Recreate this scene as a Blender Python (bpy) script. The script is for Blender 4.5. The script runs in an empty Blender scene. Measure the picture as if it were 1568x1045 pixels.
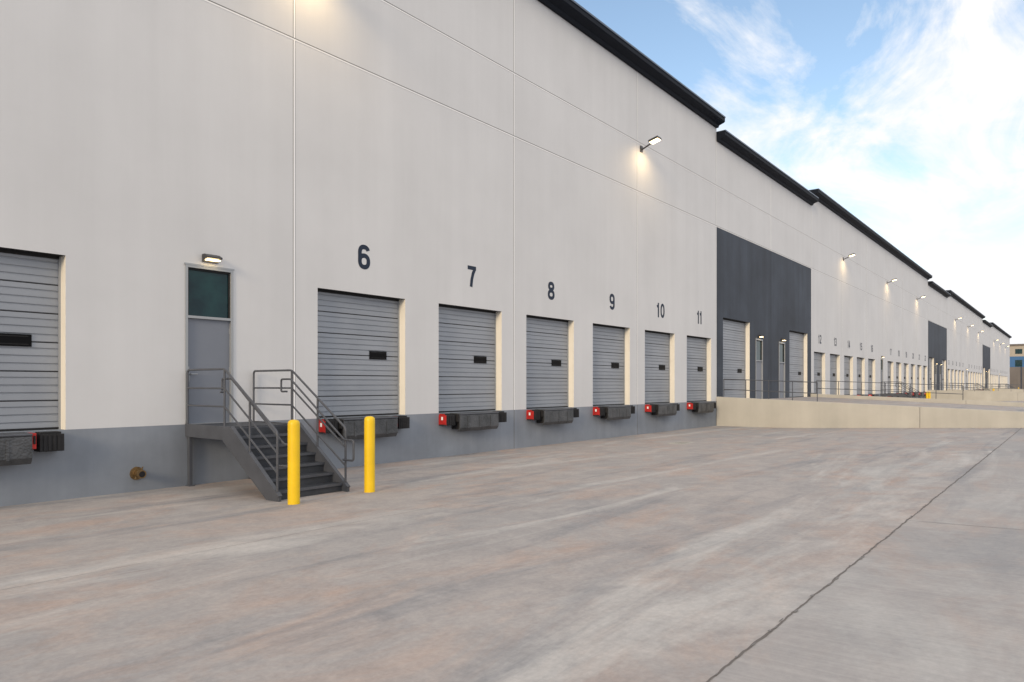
import bpy, math, random
from mathutils import Vector, Matrix
random.seed(7)
sc = bpy.context.scene
R = math.radians

# ---------------------------------------------------------------- materials
def new_mat(name, col, rough=0.6, metal=0.0, spec=0.4):
    m = bpy.data.materials.new(name); m.use_nodes = True
    b = m.node_tree.nodes['Principled BSDF']
    b.inputs['Base Color'].default_value = (*col, 1)
    b.inputs['Roughness'].default_value = rough
    b.inputs['Metallic'].default_value = metal
    b.inputs['Specular IOR Level'].default_value = spec
    return m

def nd(nt, t, **kw):
    n = nt.nodes.new(t)
    for k, v in kw.items(): setattr(n, k, v)
    return n

def coords(nt, scale=(1,1,1), loc=(0,0,0), rz=0):
    g = nd(nt, 'ShaderNodeNewGeometry')
    mp = nd(nt, 'ShaderNodeMapping'); mp.inputs['Scale'].default_value = scale
    mp.inputs['Location'].default_value = loc; mp.inputs['Rotation'].default_value = (0,0,rz)
    nt.links.new(g.outputs['Position'], mp.inputs['Vector'])
    return mp.outputs['Vector']

def noise(nt, vec, scale, detail=5, rough=0.6, dist=0.0):
    n = nd(nt, 'ShaderNodeTexNoise')
    n.inputs['Scale'].default_value = scale; n.inputs['Detail'].default_value = detail
    n.inputs['Roughness'].default_value = rough; n.inputs['Distortion'].default_value = dist
    nt.links.new(vec, n.inputs['Vector'])
    return n.outputs['Fac']

def ramp(nt, fac, stops):
    r = nd(nt, 'ShaderNodeValToRGB'); e = r.color_ramp.elements
    while len(e) < len(stops): e.new(0.5)
    for el, (p, c) in zip(e, stops):
        el.position = p; el.color = (*c, 1) if len(c) == 3 else c
    nt.links.new(fac, r.inputs['Fac'])
    return r.outputs['Color']

def mix(nt, a, b, fac, mode='MIX'):
    m = nd(nt, 'ShaderNodeMix', data_type='RGBA', blend_type=mode)
    for sock, v in ((m.inputs[6], a), (m.inputs[7], b), (m.inputs[0], fac)):
        if hasattr(v, 'links'): nt.links.new(v, sock)
        elif isinstance(v, (int, float)): sock.default_value = v
        else: sock.default_value = (*v, 1)
    return m.outputs[2]

def bump(nt, h, strength, dist):
    b = nd(nt, 'ShaderNodeBump'); b.inputs['Strength'].default_value = strength
    b.inputs['Distance'].default_value = dist
    nt.links.new(h, b.inputs['Height'])
    nt.links.new(b.outputs['Normal'], nt.nodes['Principled BSDF'].inputs['Normal'])

def mottled(name, col, var=0.06, rough=0.7, s=0.6, bmp=0.15, streak=True, metal=0, fine=25):
    m = new_mat(name, col, rough, metal); nt = m.node_tree
    v = coords(nt); n1 = noise(nt, v, s, 5)
    lo = tuple(c*(1-var) for c in col); hi = tuple(min(1, c*(1+var)) for c in col)
    c = ramp(nt, n1, [(0.3, lo), (0.7, hi)])
    if streak:
        n2 = noise(nt, coords(nt, (1.2, 1.2, 0.06)), 1.3, 4)
        c = mix(nt, c, ramp(nt, n2, [(0.35, (1-var*.9,)*3), (0.65, (1, 1, 1))]), 1.0, 'MULTIPLY')
    nt.links.new(c, nt.nodes['Principled BSDF'].inputs['Base Color'])
    if bmp: bump(nt, noise(nt, v, fine, 3), bmp, 0.01)
    return m

M_WALL = mottled('painted_tilt_up_concrete', (0.625, 0.632, 0.645), 0.045, 0.75, 0.30, 0.12)
M_BAND = mottled('grey_base_paint', (0.24, 0.268, 0.31), 0.13, 0.75, 0.8, 0.2)
M_DARK = mottled('charcoal_wall_paint', (0.044, 0.056, 0.078), 0.30, 0.7, 0.3, 0.2)
M_JOINTL = new_mat('sealant_and_lit_groove_edge', (0.88, 0.88, 0.88), 0.6)  # sealant colour; also paints the lit edge of the horizontal grooves
M_JOINTD = new_mat('joint_recess', (0.16, 0.16, 0.165), 0.8)
M_COPE = new_mat('coping_metal', (0.008, 0.011, 0.018), 0.6, 0, 0.12)
M_COPEL = new_mat('coping_edge', (0.09, 0.12, 0.17), 0.4, 0.2)
M_REVEAL = mottled('jamb_paint_warm_lit', (0.84, 0.80, 0.70), 0.04, 0.6, 1.5, 0)  # pale jamb paint with the warm sunlight put into its colour
M_STEEL = mottled('stair_steel_paint', (0.075, 0.082, 0.098), 0.15, 0.45, 3, 0, False)
M_TREAD = mottled('stair_tread', (0.040, 0.045, 0.055), 0.2, 0.55, 5, 0.3, False)
M_BLACK = mottled('black_rubber', (0.014, 0.014, 0.016), 0.3, 0.7, 6, 0.4, False)
M_RED = mottled('red_paint', (0.42, 0.018, 0.015), 0.30, 0.5, 6, 0, False)
M_SEAL = new_mat('door_seal', (0.010, 0.010, 0.012), 0.7)
M_SLOT = new_mat('vision_slot', (0.004, 0.004, 0.005), 0.5, 0, 0.1)
M_NUM = new_mat('number_paint', (0.008, 0.018, 0.042), 0.6)
M_FRAME = new_mat('door_frame_metal', (0.33, 0.35, 0.37), 0.4, 0.2)
M_MAN = mottled('steel_door_paint', (0.18, 0.20, 0.24), 0.04, 0.45, 1, 0, False)
M_WHITE = new_mat('white_sticker', (0.8, 0.8, 0.8), 0.5)
M_BRASS = mottled('brass', (0.26, 0.175, 0.085), 0.3, 0.45, 20, 0.1, False, 0.8)
M_YEL = mottled('yellow_bollard', (0.84, 0.55, 0.012), 0.08, 0.38, 2, 0.08)
M_LAMPB = new_mat('lamp_housing', (0.05, 0.05, 0.055), 0.4, 0.3)

m = new_mat('galvanised_lip_plate', (0.10, 0.105, 0.11), 0.45, 0.5); nt = m.node_tree
v = coords(nt, (1, 1, 1))
ch = nd(nt, 'ShaderNodeTexVoronoi'); ch.inputs['Scale'].default_value = 26; nt.links.new(v, ch.inputs['Vector'])
c = ramp(nt, noise(nt, v, 3, 5), [(0.3, (0.055, 0.06, 0.065)), (0.7, (0.12, 0.125, 0.135))])
nt.links.new(c, nt.nodes['Principled BSDF'].inputs['Base Color'])
bump(nt, ch.outputs['Distance'], 0.6, 0.01); M_LIP = m

m = new_mat('sectional_door_steel', (0.34, 0.36, 0.385), 0.42, 0.1); nt = m.node_tree
c = ramp(nt, noise(nt, coords(nt), 0.7, 4), [(0.3, (0.26, 0.285, 0.325)), (0.7, (0.315, 0.34, 0.38))])
nt.links.new(c, nt.nodes['Principled BSDF'].inputs['Base Color']); M_DOOR = m

m = new_mat('transom_glass', (0.006, 0.035, 0.04), 0.10, 0.0, 0.3); nt = m.node_tree
c = ramp(nt, noise(nt, coords(nt), 1.8, 3), [(0.35, (0.002, 0.020, 0.028)), (0.75, (0.010, 0.052, 0.056))])
nt.links.new(c, nt.nodes['Principled BSDF'].inputs['Base Color']); M_GLASS = m

m = new_mat('lamp_lens', (1, 0.9, 0.7), 0.3); b = m.node_tree.nodes['Principled BSDF']
b.inputs['Emission Color'].default_value = (1, 0.74, 0.38, 1); b.inputs['Emission Strength'].default_value = 8
M_LENS = m

M_RET = mottled('retaining_wall_concrete', (0.49, 0.475, 0.425), 0.08, 0.8, 0.6, 0.2)

# concrete paving
def concrete(name):
    m = new_mat(name, (0.4, 0.36, 0.33), 0.85, 0, 0.2); nt = m.node_tree
    base = coords(nt)
    big = noise(nt, coords(nt, (0.40, 0.9, 1.0)), 0.25, 4, 0.55, 0.4)
    c = ramp(nt, big, [(0.30, (0.35, 0.343, 0.343)), (0.5, (0.405, 0.375, 0.36)), (0.72, (0.36, 0.353, 0.352))])
    pk = noise(nt, coords(nt, (0.55, 1.0, 1.0), (5, 2, 0)), 0.9, 9, 0.70, 0.8)
    c = mix(nt, c, (0.47, 0.340, 0.275), ramp(nt, pk, [(0.48, (0, 0, 0)), (0.68, (0.62,)*3)]))
    v2 = coords(nt, (0.20, 1.0, 1), (3, 11, 0), R(-7))
    lt = noise(nt, v2, 0.62, 8, 0.64, 1.0)
    c = mix(nt, c, (0.54, 0.525, 0.505), ramp(nt, lt, [(0.545, (0, 0, 0)), (0.655, (0.68,)*3)]))
    dk = noise(nt, coords(nt, (0.16, 1.0, 1), (9, 4, 0), R(-5)), 1.1, 8, 0.66, 0.5)
    c = mix(nt, c, (0.25, 0.255, 0.27), ramp(nt, dk, [(0.33, (0.65,)*3), (0.46, (0, 0, 0))]))
    blot = noise(nt, base, 1.7, 9, 0.76, 0.5)
    c = mix(nt, c, ramp(nt, blot, [(0.36, (0.85, 0.853, 0.862)), (0.62, (1.06, 1.045, 1.03))]), 1.0, 'MULTIPLY')
    sp = noise(nt, base, 18, 7, 0.75)
    c = mix(nt, c, ramp(nt, sp, [(0.35, (0.90,)*3), (0.65, (1.06,)*3)]), 1.0, 'MULTIPLY')
    sx = nd(nt, 'ShaderNodeSeparateXYZ'); nt.links.new(base, sx.inputs[0])
    mt = nd(nt, 'ShaderNodeMath', operation='LESS_THAN'); mt.inputs[1].default_value = -12.18
    nt.links.new(sx.outputs['Y'], mt.inputs[0])
    mm = nd(nt, 'ShaderNodeMath', operation='MULTIPLY'); mm.inputs[1].default_value = 0.35
    nt.links.new(mt.outputs[0], mm.inputs[0])
    c = mix(nt, c, (0.34, 0.335, 0.335), mm.outputs[0])
    # fine broom lines, only legible close up on the outer slabs
    br = noise(nt, coords(nt, (55, 0.10, 1), (0,0,0), R(2)), 1.0, 1, 0.5, 0.0)
    bl = ramp(nt, br, [(0.3, (0.93,)*3), (0.7, (1.03,)*3)])
    mk = nd(nt, 'ShaderNodeMath', operation='MULTIPLY_ADD'); mk.inputs[1].default_value = 0.75; mk.inputs[2].default_value = 0.15
    nt.links.new(mt.outputs[0], mk.inputs[0])
    c = mix(nt, c, bl, mk.outputs[0], 'MULTIPLY')
    nt.links.new(c, nt.nodes['Principled BSDF'].inputs['Base Color'])
    bump(nt, sp, 0.25, 0.005)
    return m
M_GND = concrete('concrete_paving')
M_CRACK = new_mat('joint_filler', (0.15, 0.135, 0.125), 0.9)
M_SAW = new_mat('saw_cut', (0.20, 0.19, 0.185), 0.9)

# ---------------------------------------------------------------- mesh builder
class MB:
    def __init__(s): s.v=[]; s.f=[]; s.m=[]; s.mats=[]
    def mi(s, mat):
        if mat not in s.mats: s.mats.append(mat)
        return s.mats.index(mat)
    def face(s, pts, mat):
        i=len(s.v); s.v+= [tuple(p) for p in pts]; s.f.append(tuple(range(i,i+len(pts)))); s.m.append(s.mi(mat))
    def box(s, x0,x1,y0,y1,z0,z1, mat, mats=None):
        i=len(s.v); s.v += [(x,y,z) for z in (z0,z1) for y in (y0,y1) for x in (x0,x1)]
        F=[('b',(0,2,3,1)),('t',(4,5,7,6)),('f',(0,1,5,4)),('k',(2,6,7,3)),('l',(0,4,6,2)),('r',(1,3,7,5))]
        for k,f in F:
            s.f.append(tuple(i+a for a in f)); s.m.append(s.mi((mats or {}).get(k,mat)))
    def prism_x(s, prof, x0, x1, mat):   # profile (y,z)
        n=len(prof); i=len(s.v)
        s.v += [(x0,y,z) for y,z in prof]+[(x1,y,z) for y,z in prof]
        k=s.mi(mat)
        for a in range(n):
            b=(a+1)%n; s.f.append((i+a,i+b,i+n+b,i+n+a)); s.m.append(k)
        s.f.append(tuple(i+a for a in range(n))[::-1]); s.m.append(k)
        s.f.append(tuple(i+n+a for a in range(n))); s.m.append(k)
    def tube(s, pts, r, mat, n=10, taper=None):
        pts=[Vector(p) for p in pts]; k=s.mi(mat); rings=[]
        prev=None
        for j,p in enumerate(pts):
            if j==0: t=pts[1]-p
            elif j==len(pts)-1: t=p-pts[j-1]
            else: t=(p-pts[j-1]).normalized()+(pts[j+1]-p).normalized()
            t.normalize()
            if prev is None:
                a=t.cross(Vector((0.3,0.1,1)) if abs(t.z)<.9 else Vector((1,0.1,0))).normalized()
            else: a=(prev-t*prev.dot(t)).normalized()
            prev=a; b=t.cross(a); i=len(s.v); rr = r if taper is None else taper[j]
            s.v += [tuple(p+a*rr*math.cos(2*math.pi*q/n)+b*rr*math.sin(2*math.pi*q/n)) for q in range(n)]
            rings.append(i)
        for r0,r1 in zip(rings,rings[1:]):
            for q in range(n):
                q2=(q+1)%n; s.f.append((r0+q,r0+q2,r1+q2,r1+q)); s.m.append(k)
        s.f.append(tuple(rings[0]+q for q in range(n))[::-1]); s.m.append(k)
        s.f.append(tuple(rings[-1]+q for q in range(n))); s.m.append(k)
    def obj(s, name, parent=None, smooth=False, bevel=0, loc=None):
        me=bpy.data.meshes.new(name); me.from_pydata(s.v,[],s.f)
        for a in s.mats: me.materials.append(a)
        me.polygons.foreach_set('material_index', s.m); me.update()
        import bmesh
        bm=bmesh.new(); bm.from_mesh(me); bmesh.ops.recalc_face_normals(bm, faces=bm.faces)
        bm.to_mesh(me); bm.free()
        if smooth:
            for p in me.polygons: p.use_smooth = True
            try: me.set_sharp_from_angle(angle=R(40))
            except Exception: pass
        o=bpy.data.objects.new(name, me); sc.collection.objects.link(o)
        if parent: o.parent=parent
        if loc: o.location=loc
        if bevel:
            bv=o.modifiers.new('bev','BEVEL'); bv.width=bevel; bv.segments=2; bv.limit_method='ANGLE'
        return o

def rnd(pts, r=0.08, n=4):
    pts=[Vector(p) for p in pts]; out=[pts[0]]
    for a,b,c in zip(pts,pts[1:],pts[2:]):
        u=(a-b); w=(c-b); rr=min(r,u.length*.45,w.length*.45)
        p=b+u.normalized()*rr; q=b+w.normalized()*rr
        for i in range(n+1):
            t=i/n; out.append(p*(1-t)**2+b*2*t*(1-t)+q*t*t)
    out.append(pts[-1]); return out

def empty(name):
    o=bpy.data.objects.new(name,None); sc.collection.objects.link(o); return o

# ---------------------------------------------------------------- ground
PROF=[(0,0),(2,0.004),(3.5,0.025),(5,0.08),(12.2,0.36),(15,0.44),(18,0.48),(22,0.5)]
def gz(d):
    if d<=0: return 0
    for (a,za),(b,zb) in zip(PROF,PROF[1:]):
        if a<=d<=b: return za+(zb-za)*(d-a)/(b-a)
    return 0.5
g=MB(); ys=[2500]+[-d for d,_ in PROF]+[-60,-2500]
xs=[-2500,-60,0,40,80,160,300,700,2800]
for x0,x1 in zip(xs,xs[1:]):
    for y0,y1 in zip(ys,ys[1:]):
        g.face([(x0,y0,gz(-y0)),(x0,y1,gz(-y1)),(x1,y1,gz(-y1)),(x1,y0,gz(-y0))],M_GND)
g.obj('ground')

# control joints (thin ragged filler strips)
def joint_x(mb, d, x0, x1, w, step=0.25, mat=None, jj=.006):
    x=x0; px=None
    jit=0; wj=1.0
    while x<x1:
        jit=jit*0.75+random.uniform(-jj,jj)
        wj=max(.45,min(1.5,wj*.8+random.uniform(0,.4)))
        ww=w*wj; z=gz(d)+.004
        cur=((x,-d+jit+ww/2,z),(x,-d+jit-ww/2,z))
        if px: mb.face([px[0],px[1],cur[1],cur[0]],mat or M_CRACK)
        px=cur; x+=step*(1 if x<60 else 8)
j=MB()
joint_x(j,12.18,-12,230,0.016,0.05,None,.005)
# ragged spalls along the joint
x=-2.0
while x<22:
    a=random.uniform(.02,.07); b=random.uniform(.006,.018); yy=-12.18+random.uniform(-.012,.012); z=gz(12.18)+.008
    n=7; pts=[(x+a*math.cos(2*math.pi*q/n)*random.uniform(.6,1),yy+b*math.sin(2*math.pi*q/n)*random.uniform(.6,1),z) for q in range(n)]
    j.face(pts,M_SAW); x+=random.uniform(.08,.5)
j.obj('pavement_joint')
j=MB()
for x in [v*5.2-6.0 for v in range(3,14)]:
    for d0,d1 in ((12.2,15),(15,18),(18,22),(22,50)):
        j.face([(x,-d0,gz(d0)+.004),(x,-d1,gz(d1)+.004),(x+.010,-d1,gz(d1)+.004),(x+.010,-d0,gz(d0)+.004)],M_SAW)
joint_x(j,17.0,-12,200,0.014,0.4,M_SAW,.002)
joint_x(j,6.1,-12,33,0.006,0.4,M_SAW,.002)
j.obj('pavement_joint')

# ---------------------------------------------------------------- warehouse
PB=7.97; BAY=PB/2; PER=PB*8; X0=9.25-3*PB; XEND=232.4+0
H1=14.72; H2=14.10; ZJ1=9.84; ZJ2=11.83; DOCK=1.22
bld=empty('warehouse_building')
sections=[]; nums=[]; mans=[]; docks=[]; drives=[]
num=1
for k in range(4):
    b=X0+PER*k
    xe=b+PB*6 if k<3 else XEND
    sections.append((b,xe,'w'))
    for jn in range(12):
        x=b+BAY*jn
        if x+3.9>XEND+.1: break
        if jn==5: mans.append((x+1.495,1.01,DOCK,4.40)); continue
        docks.append((x+.63,2.74,DOCK,4.27)); nums.append((x+.63+1.37,num)); num+=1
    if k<3:
        c=b+PB*6; sections.append((c,c+PB*2,'d'))
        drives += [(c+.85,3.7,DOCK,5.40),(c+11.35,3.7,DOCK,5.40)]
        mans += [(c+5.45,1.1,DOCK,4.55),(c+9.35,1.1,DOCK,4.55)]
ops=[(x,x+w,z0,z1) for x,w,z0,z1 in mans+docks+drives]
wall=MB()
zall=sorted({-0.4,DOCK,4.27,4.40,4.55,5.40,ZJ1,ZJ2,H2,H1})
for (a,bx,t) in sections:
    so=[o for o in ops if a<=o[0]<bx]
    xsb=sorted({a,bx}|{o[0] for o in so}|{o[1] for o in so})
    for x0,x1 in zip(xsb,xsb[1:]):
        for z0,z1 in zip(zall,zall[1:]):
            if t=='d' and z1>H2+.01: continue
            cx=(x0+x1)/2; cz=(z0+z1)/2
            if any(o[0]<cx<o[1] and o[2]<cz<o[3] for o in so): continue
            mat = M_DARK if (t=='d' and cz<ZJ1) else (M_BAND if cz<DOCK else M_WALL)
            wall.face([(x0,0,z0),(x1,0,z0),(x1,0,z1),(x0,0,z1)],mat)
RV=0.25
for x0,x1,z0,z1 in ops:
    mm=M_REVEAL
    wall.face([(x0,0,z0),(x0,RV,z0),(x0,RV,z1),(x0,0,z1)],mm)
    wall.face([(x1,0,z0),(x1,RV,z0),(x1,RV,z1),(x1,0,z1)],mm)
    wall.face([(x0,0,z1),(x1,0,z1),(x1,RV,z1),(x0,RV,z1)],M_SEAL)
    wall.face([(x0,0,z0),(x1,0,z0),(x1,RV,z0),(x0,RV,z0)],M_BAND)
for (a,bx,t) in sections:
    h=H1 if t=='w' else H2
    wall.box(a,bx,0.31,0.5,H2-1.2,h,M_WALL)
    if t=='w':
        wall.face([(bx,0,H2),(bx,0.31,H2),(bx,0.31,H1),(bx,0,H1)],M_WALL)
        wall.face([(a,0,H2),(a,0.31,H2),(a,0.31,H1),(a,0,H1)],M_WALL)
wall.face([(X0,0,-.4),(X0,90,-.4),(X0,90,13.6),(X0,0,13.6)],M_WALL)
wall.face([(XEND,0,-.4),(XEND,90,-.4),(XEND,90,13.6),(XEND,0,13.6)],M_WALL)
wall.face([(X0,90,-.4),(XEND,90,-.4),(XEND,90,13.6),(X0,90,13.6)],M_WALL)
wall.face([(X0,0.5,13.4),(XEND,0.5,13.4),(XEND,90,13.4),(X0,90,13.4)],M_BAND)
wo=wall.obj('walls',bld)

# panel joints
jt=MB()
x=X0
while x<=XEND+.1:
    inside=any(t=='d' and a+.5<x<b-.5 for a,b,t in sections)
    top=H2 if inside else H1
    if inside:
        jt.box(x-.014,x+.014,-.003,.0,0,ZJ1,M_SEAL); jt.box(x-.018,x+.010,-.004,ZJ1,top,top+.001,M_JOINTL)
        jt.box(x-.018,x+.010,-.004,0,ZJ1,top,M_JOINTL)
        jt.box(x+.010,x+.024,-.003,0,ZJ1,top,M_JOINTD)
    else:
        jt.box(x-.030,x-.016,-.003,.0,DOCK,top,M_JOINTD)
        jt.box(x-.016,x+.024,-.005,.0,DOCK,top,M_JOINTL)
        jt.box(x+.024,x+.034,-.003,.0,DOCK,top,M_JOINTD)
        jt.box(x-.012,x+.012,-.003,.0,0,DOCK,M_JOINTD)
    x+=PB
for z in (ZJ1,ZJ2):  # flat strips for a V groove: lit lower edge painted light, recess dark
    jt.box(X0,XEND,-.006,0,z-.040,z-.008,M_JOINTL)
    jt.box(X0,XEND,-.007,0,z-.008,z+.014,M_JOINTD)
jt.obj('panel_joints',bld)

# coping
cp=MB()
for a,b,t in sections:
    h=H1 if t=='w' else H2
    cp.prism_x([(0,h-.08),(-.12,h-.08),(-.16,h+.02),(-.40,h+.10),(-.45,h+.14),(-.45,h+.34),(.55,h+.34),(.55,h),(0,h)],a+.003,b-.003,M_COPE)
    cp.prism_x([(-.48,h+.31),(-.48,h+.375),(.58,h+.375),(.58,h+.345),(-.455,h+.345),(-.455,h+.31)],a+.003,b-.003,M_COPEL)
cp.obj('parapet_coping',bld)

# sectional doors
def sect_door(x,w,z0,z1,win):
    d=MB(); H=z1-z0; n=6 if H<3.5 else 8; sh=H/n; y=RV
    prof=[]; gd=.018
    for q in range(n):
        zb=z0+q*sh
        prof += [(y+.020,zb),(y+.0,zb+.018)]
        for f in (.22,.48,.74):
            prof += [(y,zb+sh*f),(y+gd,zb+sh*(f+.012)),(y+gd,zb+sh*(f+.04)),(y,zb+sh*(f+.075))]
        prof += [(y,zb+sh-.014),(y+.020,zb+sh)]
    for (y0,a),(y1,b) in zip(prof,prof[1:]):
        d.face([(x,y0,a),(x+w,y0,a),(x+w,y1,b),(x,y1,b)],M_DOOR)
    for q in range(1,n):
        d.box(x,x+w,y+.004,y+.014,z0+q*sh-.007,z0+q*sh+.007,M_SEAL)
    d.box(x,x+.035,y-.03,y+.02,z0,z1,M_SEAL); d.box(x+w-.03,x+w,y-.03,y+.02,z0,z1,M_FRAME)
    d.box(x+.035,x+w-.03,y-.04,y+.02,z1-.05,z1,M_SEAL)
    d.box(x+.035,x+w-.03,y-.02,y+.02,z0,z0+.04,M_SEAL)
    a=x+win
    d.box(a,a+.56,y-.018,y+.01,z0+1.44,z0+1.65,M_SLOT)
    d.box(a+.05,a+.51,y-.024,y-.018,z0+1.47,z0+1.485,M_SEAL)
    d.box(a+.05,a+.51,y-.024,y-.018,z0+1.605,z0+1.62,M_SEAL)
    d.obj('sectional_door',bld)
for x,w,z0,z1 in docks: sect_door(x,w,z0,z1,1.74)
for x,w,z0,z1 in drives: sect_door(x,w,z0,z1,2.6)

def man_door(x,w,z0,z1):
    d=MB(); f=.05
    zt=z0+2.12
    for a,b in ((x,x+f),(x+w-f,x+w)): d.box(a,b,-.025,.16,z0,z1,M_FRAME)
    d.box(x+f,x+w-f,-.025,.16,z1-f,z1,M_FRAME)
    d.box(x+f,x+w-f,-.025,.16,zt,zt+f,M_FRAME)
    d.box(x+f,x+w-f,.04,.08,z0+.01,zt,M_MAN)
    d.box(x+f,x+w-f,.05,.06,zt+f,z1-f,M_GLASS)
    d.box(x+f,x+f+.03,.02,.05,zt+f,z1-f,M_SEAL); d.box(x+w-f-.03,x+w-f,.02,.05,zt+f,z1-f,M_SEAL)
    d.box(x+f+.03,x+w-f-.03,.02,.05,z1-f-.04,z1-f,M_SEAL)
    d.box(x+f,x+w-f,-.02,.10,z0,z0+.01,M_FRAME)
    d.box(x+f+.005,x+f+.05,.025,.04,z0+.85,z0+1.15,M_FRAME)
    d.tube([(x+f+.07,.04,z0+1.0),(x+f+.07,-.03,z0+1.0),(x+f+.19,-.03,z0+1.0)],.012,M_FRAME)
    for zz in (.25,1.05,1.85): d.box(x+w-f-.012,x+w-f+.012,.02,.041,z0+zz,z0+zz+.11,M_FRAME)
    d.box(x-.02,x+w+.02,-.03,.0,z1,z1+.03,M_FRAME)
    d.obj('personnel_door',bld)
for q in mans: man_door(*q)

# stencilled grotesque numerals drawn as strokes (unit height)
def ell(cx,cy,rx,ry,a0,a1,n=28,p=2.35):
    out=[]
    for i in range(n+1):
        a=R(a0+(a1-a0)*i/n); c_,s_=math.cos(a),math.sin(a)
        out.append((cx+rx*math.copysign(abs(c_)**(2/p),c_),cy+ry*math.copysign(abs(s_)**(2/p),s_)))
    return out
T=.185; h_=T/2; RX=.218
six=[ell(0,.325,RX,.325-h_,0,360),[(-RX,.33),(-RX,.60)]+ell(0,.67,RX,1-h_-.67,180,22,18)]
DG={
 '0':[ell(0,.5,RX,.5-h_,0,360,40)],
 '1':[[(.05,0),(.05,1)],[(.05,.80),(-.17,.735)]],
 '2':[ell(0,.69,RX,.31-h_,170,-20,20)+[(-.19,.13)],[(-.275,h_),(.27,h_)]],
 '3':[ell(-.01,.73,RX-.01,.27-h_,165,-80,20)+[(-.07,.535)],[(-.07,.531)]+ell(-.01,.30,RX+.01,.30-h_,70,-168,24)],
 '4':[[(.09,0),(.09,1)],[(.07,.95),(-.235,.31)],[(-.31,.27),(.29,.27)]],
 '5':[[(-.17,1-h_),(.24,1-h_)],[(-.155,.95),(-.19,.47)],[(-.19,.50)]+ell(0,.325,RX+.01,.325-h_,128,-162,26)],
 '6':six,
 '7':[[(-.30,1-h_),(.30,1-h_)],[(.225,.90),(.09,.66),(0,.38),(-.055,0)]],
 '8':[ell(0,.29,RX+.01,.29-h_,0,360),ell(0,.745,RX-.02,.255-h_,0,360)],
 '9':[[(-a,1-b) for a,b in s] for s in six]}
def ribbon(mb,pts,T,ox,y,sc_,closed):
    n=len(pts); L=[]
    for i,p in enumerate(pts):
        if closed: a=pts[(i-1)%(n-1)]; b=pts[(i+1)%(n-1)] if i<n-1 else pts[1]
        else: a=pts[max(i-1,0)]; b=pts[min(i+1,n-1)]
        dx,dy=b[0]-a[0],b[1]-a[1]; l=math.hypot(dx,dy) or 1; nx,ny=-dy/l*T/2,dx/l*T/2
        L.append((((p[0]+nx)*sc_+ox,y,(p[1]+ny-.5)*sc_),((p[0]-nx)*sc_+ox,y,(p[1]-ny-.5)*sc_)))
    for u,w_ in zip(L,L[1:]): mb.face([u[0],u[1],w_[1],w_[0]],M_NUM)
for cx,n in nums:
    s=str(n); mb=MB(); S=.61; adv=.68*S
    for i,chh in enumerate(s):
        ox=(i-(len(s)-1)/2)*(adv if s!='11' else adv*.72)
        for q,st_ in enumerate(DG[chh]):
            ribbon(mb,st_,T,ox,-.004-.0008*q,S,len(st_)>20 and abs(st_[0][0]-st_[-1][0])<1e-4 and abs(st_[0][1]-st_[-1][1])<1e-4)
    mb.obj('dock_number_%d'%n,bld,loc=(cx,0,5.18))

# ---------------------------------------------------------------- dock levelers
lv=MB()
W=2.74
lv.box(0,.36,-.30,0,.88,1.17,M_BLACK,{'l':M_RED,'t':M_BLACK})
lv.box(2.26,2.62,-.30,0,.88,1.17,M_BLACK)
for a in (.03,2.29):
    for q in range(4): lv.box(a+.02+q*.07,a+.06+q*.07,-.315,-.30,.90,1.15,M_BLACK)
lv.box(.02,.34,-.22,.0,1.17,1.205,M_BLACK,{'l':M_RED}); lv.box(2.28,2.60,-.22,0,1.17,1.205,M_BLACK)
lv.box(-.004,0,-.17,-.10,1.03,1.12,M_WHITE)
lv.box(-.006,0,-.29,-.02,.88,.91,M_BLACK)
lv.prism_x([(0,1.215),(-.36,1.20),(-.40,1.14),(-.40,.80),(-.34,.70),(-.31,.70),(-.36,.82),(-.36,1.10),(0,1.13)],.44,2.12,M_LIP)
lv.box(.48,2.08,-.33,-.05,.76,1.10,M_SEAL)
lv.box(.385,.425,-.38,-.02,.98,1.19,M_BLACK)
lv.box(2.145,2.205,-.31,-.02,.94,1.20,M_RED)
lv.box(2.16,2.19,-.33,-.31,1.02,1.16,M_BLACK)
lv.tube([(.44,-.39,1.185),(2.12,-.39,1.185)],.022,M_STEEL)
for q in range(3): lv.box(.75+q*.5,.80+q*.5,-.41,-.40,.78,1.12,M_LIP)
first=None
for x,w,z0,z1 in docks:
    if first is None: first=lv.obj('dock_leveler',bevel=.008); first.location=(x,0,0)
    else:
        o=bpy.data.objects.new('dock_leveler',first.data); sc.collection.objects.link(o); o.location=(x,0,0)
        bv=o.modifiers.new('bev','BEVEL'); bv.width=.008; bv.limit_method='ANGLE'

# ---------------------------------------------------------------- stairs
st=MB(); SW=1.48; LD=1.44; run=.275; rise=DOCK/7
st.box(.02,SW-.02,-LD,-.01,1.17,1.215,M_TREAD)
for a in (0,SW-.05): st.box(a,a+.05,-LD,-.005,.98,1.235,M_STEEL)
st.box(.05,SW-.05,-LD-.005,-LD+.04,1.0,1.20,M_STEEL)
for a in (.03,SW-.09):
    st.box(a,a+.06,-.12,-.04,-.05,.98,M_STEEL)
    st.box(a-.03,a+.09,-.16,-.01,-.01,.015,M_STEEL)
for a in (-.001,SW-.049):
    st.prism_x([(-LD+.0,1.235),(-LD,.96),(-2.98,-.05),(-3.26,-.05),(-3.26,.12),(-1.74,1.235)],a,a+.05,M_STEEL)
    for b in (a-.012,):
        st.prism_x([(-1.72,1.25),(-1.70,1.21),(-3.24,.09),(-3.28,.12)],b,b+.074,M_STEEL)
for q in range(1,7):
    z=DOCK-rise*q; y0=-(LD+run*(q-1)); y1=y0-run-.03
    st.box(.05,SW-.05,y1,y0,z-.035,z,M_TREAD)
    st.box(.05,SW-.05,y1-.008,y1+.025,z-.04,z+.004,M_STEEL)
    st.box(.05,SW-.05,y0-.006,y0,z,z+rise-.04,M_TREAD)
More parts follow.
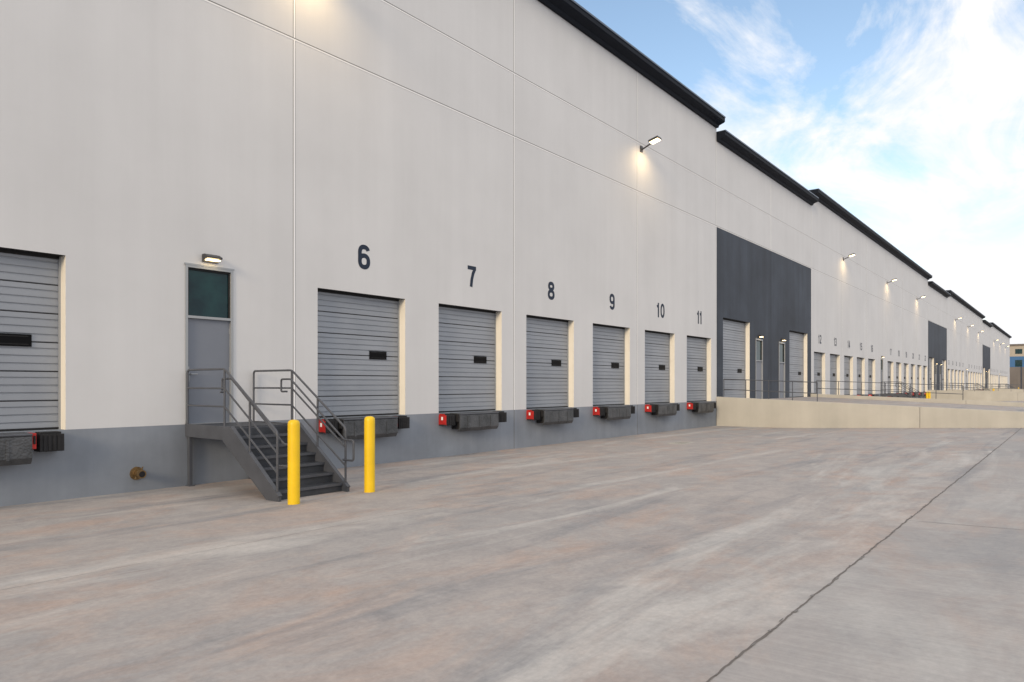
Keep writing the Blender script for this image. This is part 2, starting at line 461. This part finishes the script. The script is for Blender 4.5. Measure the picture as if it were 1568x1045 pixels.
st.box(.05,SW-.05,-LD-run*6-.006,-LD-run*6,0,rise-.04,M_TREAD)
r=.021
yb=-3.18; zt=2.30; zb=1.20
for side,a in ((0,.025),(1,SW-.025)):
    st.tube(rnd([(a,-.06,1.2),(a,-.06,zt),(a,-1.46,zt),(a,yb,zb),(a,yb,.05)],.07),r,M_STEEL)
    st.tube([(a,-1.46,1.0),(a,-1.46,zt)],r,M_STEEL)
    for dz in (.36,.70):
        st.tube([(a,-.06,zt-dz),(a,-1.46,zt-dz),(a,yb,zb-dz)],r*.85,M_STEEL)
    st.tube([(a,-2.32,.62),(a,-2.32,1.74)],r,M_STEEL)
    h=a+(.085 if side==0 else -.085)
    st.tube(rnd([(a,-1.30,1.87),(h,-1.30,1.87),(h,-1.22,1.87),(h,-1.22,2.12),(h,-1.55,2.12),(h,-3.25,.99),(h,-3.52,.99),(h,-3.52,.62),(h,-3.20,.62),(a,-3.18,.62)],.05),r*.9,M_STEEL)
so=st.obj('metal_staircase',smooth=True); so.location=(6.76,0,0)
for k in (1,2,3):
    o=bpy.data.objects.new('metal_staircase',so.data); sc.collection.objects.link(o); o.location=(6.76+PER*k,0,0)

# bollards
bo=MB(); R0=.098; n=28
prof=[(R0,-.1),(R0,1.30),(R0*.985,1.335),(R0*.92,1.362),(R0*.75,1.382),(R0*.4,1.394),(0.001,1.397)]
kk=bo.mi(M_YEL); 
for (ra,za) in prof: bo.v += [(ra*math.cos(2*math.pi*q/n),ra*math.sin(2*math.pi*q/n),za) for q in range(n)]
for p in range(len(prof)-1):
    for q in range(n):
        q2=(q+1)%n; bo.f.append((p*n+q,p*n+q2,(p+1)*n+q2,(p+1)*n+q)); bo.m.append(kk)
bo0=bo.obj('yellow_bollard',smooth=True)
first=True
for k in range(4):
    for s,d in ((6.77,3.68),(8.41,3.63)):
        o=bo0 if first else bpy.data.objects.new('yellow_bollard',bo0.data)
        if not first: sc.collection.objects.link(o)
        first=False; o.location=(s+PER*k,-d,gz(d))

# brass outlet
po=MB()
def disc(y0,y1,r0,r1,mat,n=24,cx=0,cz=0):
    po.tube([(cx,y0,cz),(cx,y1,cz)],r0,mat,n,[r0,r1])
disc(0,-.02,.125,.12,M_BRASS); disc(-.02,-.06,.080,.075,M_BRASS); disc(-.06,-.20,.058,.058,M_BRASS)
disc(-.19,-.235,.078,.078,M_BRASS); disc(-.235,-.237,.056,.056,M_SEAL)
po.tube([(-.07,-.15,-.05),(-.10,-.17,-.09)],.012,M_BRASS); po.tube([(.03,-.12,.06),(.05,-.15,.13)],.010,M_BRASS)
p_=po.obj('brass_pipe_outlet',smooth=True); p_.location=(5.84,0,.34)

# ---------------------------------------------------------------- wall pack over doors
wp=MB()
wp.prism_x([(0,-.07),(0,.08),(-.10,.08),(-.22,.02),(-.22,-.01),(-.06,-.03),(-.06,-.07)],-.16,.16,M_LAMPB)
wp.box(-.13,.13,-.20,-.07,-.045,-.032,M_LENS)
first=None
for x,w,z0,z1 in mans:
    if first is None: first=wp.obj('wall_pack_light'); o=first
    else: o=bpy.data.objects.new('wall_pack_light',first.data); sc.collection.objects.link(o)
    o.location=(x+w/2,0,z1+.17)

# ---------------------------------------------------------------- flood lamps
fl=MB()
fl.box(-.09,.09,-.04,0,-.14,.10,M_LAMPB)
fl.tube(rnd([(0,-.03,-.05),(0,-.22,.02),(0,-.45,.12)],.08),.03,M_LAMPB)
def rot(p,a=R(14)):
    x,y,z=p; y2=y*math.cos(a)-z*math.sin(a); z2=y*math.sin(a)+z*math.cos(a); return (x,y2-.42,z2+.16)
tmp=MB()
tmp.box(-.17,.17,-.42,0,-.035,.05,M_LAMPB); tmp.box(-.14,.14,-.39,-.03,-.055,-.036,M_LENS)
off=len(fl.v); fl.v += [rot(p,R(-14)) for p in tmp.v]
for f,mi_ in zip(tmp.f,tmp.m): fl.f.append(tuple(a+off for a in f)); fl.m.append(fl.mi(tmp.mats[mi_]))
first=None; ld=bpy.data.lights.new('lamp_beam','SPOT'); ld.energy=90; ld.color=(1,.70,.34); ld.spot_size=R(165); ld.spot_blend=1; ld.shadow_soft_size=.15
for k in range(4):
    b=X0+PER*k
    for q in (1,3,5):
        x=b+PB*q+.3
        if x>XEND: continue
        if first is None: first=fl.obj('wall_flood_lamp'); o=first
        else: o=bpy.data.objects.new('wall_flood_lamp',first.data); sc.collection.objects.link(o)
        o.location=(x,0,11.62)
        l=bpy.data.objects.new('beam',ld); sc.collection.objects.link(l); l.parent=o
        l.location=(0,-.78,.06); l.rotation_euler=(R(12),0,0)

# ---------------------------------------------------------------- ramps, retaining walls, railings
def rail(name,x,d0,d1,ztop,zbase,np):
    m=MB()
    P=lambda d,z:(x,-d,z)
    for fr in (0,.5):
        m.tube([P(d0,ztop(d0)-fr),P(d1,ztop(d1)-fr)],.020,M_STEEL,8)
    for i in range(np):
        d=d0+(d1-d0)*i/(np-1); m.tube([P(d,zbase(d)),P(d,ztop(d))],.020,M_STEEL,8)
    m.obj(name)
for k in range(3):
    c=X0+PER*k+PB*6
    DR=[0.01,3.5,5,12.2,15,18.4]
    rz=lambda d: 1.22-(1.22-.49)*d/18.4
    m=MB()
    for a,b in zip(DR,DR[1:]):
        m.face([(c+.2,-a,rz(a)),(c+.2,-b,rz(b)),(c+15.74,-b,rz(b)),(c+15.74,-a,rz(a))],M_GND)
    m.obj('concrete_ramp')
    for xx in (c,c+15.75):
        m=MB(); tz=lambda d:1.43-.037*d
        for a,b in ((.01,8.75),(8.765,18.4)):
            i=len(m.v)
            m.v += [(xx,-a,-.3),(xx+.19,-a,-.3),(xx+.19,-a,tz(a)),(xx,-a,tz(a)),(xx,-b,-.3),(xx+.19,-b,-.3),(xx+.19,-b,tz(b)),(xx,-b,tz(b))]
            for f in ((0,1,2,3),(4,7,6,5),(0,3,7,4),(1,5,6,2),(3,2,6,7),(0,4,5,1)):
                m.f.append(tuple(i+q for q in f)); m.m.append(m.mi(M_RET))
        m.box(xx+.02,xx+.17,-8.77,-8.745,-.3,1.10,M_JOINTD)
        m.obj('retaining_wall',bevel=.012)
    tr=lambda d:2.31-.040*d
    rail('guard_railing',c+.1,.35,4.7,tr,lambda d:1.3-.037*d,5)
    rail('guard_railing',c+15.85,.35,8.6,tr,lambda d:1.3-.037*d,7)

# drain cover
dc=MB(); dc.box(0,.9,-.3,.3,-.05,.006,M_RET)
for q in range(5): dc.box(.12+q*.14,.15+q*.14,-.22,.22,.005,.009,M_CRACK)
d_=dc.obj('drain_cover'); d_.location=(21.8,-3.3,gz(3.3))

# ---------------------------------------------------------------- distant building, screen wall
M_TAN=mottled('tan_cladding',(0.42,0.37,0.30),.06,.8,.1,.1)
M_BLUE=mottled('blue_cladding',(0.045,0.14,0.30),.08,.6,.1,.1)
M_BRN=mottled('brown_masonry',(0.17,0.15,0.135),.1,.85,.2,.1)
M_ORG=mottled('ochre_cladding',(0.50,0.30,0.07),.06,.8,.1,.1)
bb=empty('distant_office_building')
m=MB()
m.box(392,450,-70,60,0,20,M_TAN); m.box(391.7,392,-70,60,9,15,M_BLUE); m.box(391.5,392,-3,2,9,20.6,M_ORG)
for q in range(24): m.box(391.6,391.72,-68+q*5.2,-65.4+q*5.2,10.4,13.4,M_GLASS)
for q in range(24): m.box(391.9,391.99,-68+q*5.2,-65.4+q*5.2,16.2,18.4,M_GLASS)
m.box(391.4,450.5,-70.5,60.5,20,20.7,M_BRN)
m.obj('body',bb)
m=MB(); m.box(310,310.3,-120,20,0,8.5,M_BRN)
for q in range(24): m.box(309.9,310.0,-119+q*6,-118.6+q*6,0,8.6,M_DARK)
m.obj('masonry_screen_wall')

# ---------------------------------------------------------------- sky
w=bpy.data.worlds.new('World'); sc.world=w; w.use_nodes=True; nt=w.node_tree
bg=nt.nodes['Background']; bg.inputs['Strength'].default_value=0.13
sun_v=Vector((-.93,-.27,.30)).normalized()
sk=nd(nt,'ShaderNodeTexSky',sky_type='NISHITA'); sk.sun_disc=False
sk.sun_elevation=math.asin(sun_v.z); sk.sun_rotation=math.atan2(sun_v.x,sun_v.y)
sk.air_density=1.0; sk.dust_density=0.8; sk.ozone_density=2.0
tc=nd(nt,'ShaderNodeTexCoord')
sp=nd(nt,'ShaderNodeSeparateXYZ'); nt.links.new(tc.outputs['Generated'],sp.inputs[0])
def M(op,a,b=None,c=None):
    n=nd(nt,'ShaderNodeMath',operation=op)
    for i,vv in enumerate((a,b,c)):
        if vv is None: continue
        if hasattr(vv,'links'): nt.links.new(vv,n.inputs[i])
        else: n.inputs[i].default_value=vv
    return n.outputs[0]
zc=M('MAXIMUM',sp.outputs['Z'],0.0); den=M('ADD',zc,0.22)
cb=nd(nt,'ShaderNodeCombineXYZ'); nt.links.new(M('DIVIDE',sp.outputs['X'],den),cb.inputs[0]); nt.links.new(M('DIVIDE',sp.outputs['Y'],den),cb.inputs[1])
mp=nd(nt,'ShaderNodeMapping'); mp.inputs['Scale'].default_value=(.9,1.5,1); mp.inputs['Rotation'].default_value=(0,0,R(-25)); mp.inputs['Location'].default_value=(4.3,2.1,0)
nt.links.new(cb.outputs[0],mp.inputs[0])
n1=noise(nt,mp.outputs[0],1.9,9,.62,.8)
n2=noise(nt,mp.outputs[0],6.0,8,.65,.8)
dens=M('ADD',M('MULTIPLY',n1,1.6),M('MULTIPLY',n2,.32))
b1=M('MULTIPLY',sp.outputs['Y'],-.50)
b2=M('MULTIPLY',zc,-.55)
b3=M('MULTIPLY',M('MAXIMUM',M('SUBTRACT',zc,.5),0.0),1.8)  # extra cloud overhead, out of view, added to brighten the ground
dens=M('ADD',dens,M('ADD',b1,M('ADD',b2,b3)))
cl=ramp(nt,dens,[(0.54,(.0,)*3),(0.67,(.34,)*3),(0.87,(1,1,1))])
skc=mix(nt,sk.outputs['Color'],(2.1,1.88,1.68),1.0,'MULTIPLY')
col=mix(nt,skc,(7.9,7.92,8.1),cl)
nt.links.new(col,bg.inputs['Color'])

sl=bpy.data.lights.new('sun','SUN'); sl.energy=1.85; sl.angle=R(14); sl.color=(1,.79,.54)
so_=bpy.data.objects.new('sun',sl); sc.collection.objects.link(so_)
so_.rotation_euler=sun_v.to_track_quat('Z','Y').to_euler()

# ---------------------------------------------------------------- camera
cam=bpy.data.cameras.new('camera'); co=bpy.data.objects.new('camera',cam); sc.collection.objects.link(co)
co.location=(0,-13.76,2.0); co.rotation_euler=(R(90),0,R(-51.2))
cam.sensor_width=36; cam.lens=24.61; cam.shift_y=67.5/1568; cam.clip_end=6000; cam.clip_start=.05
sc.camera=co
sc.view_settings.view_transform='Standard'; sc.view_settings.look='None'; sc.view_settings.exposure=0
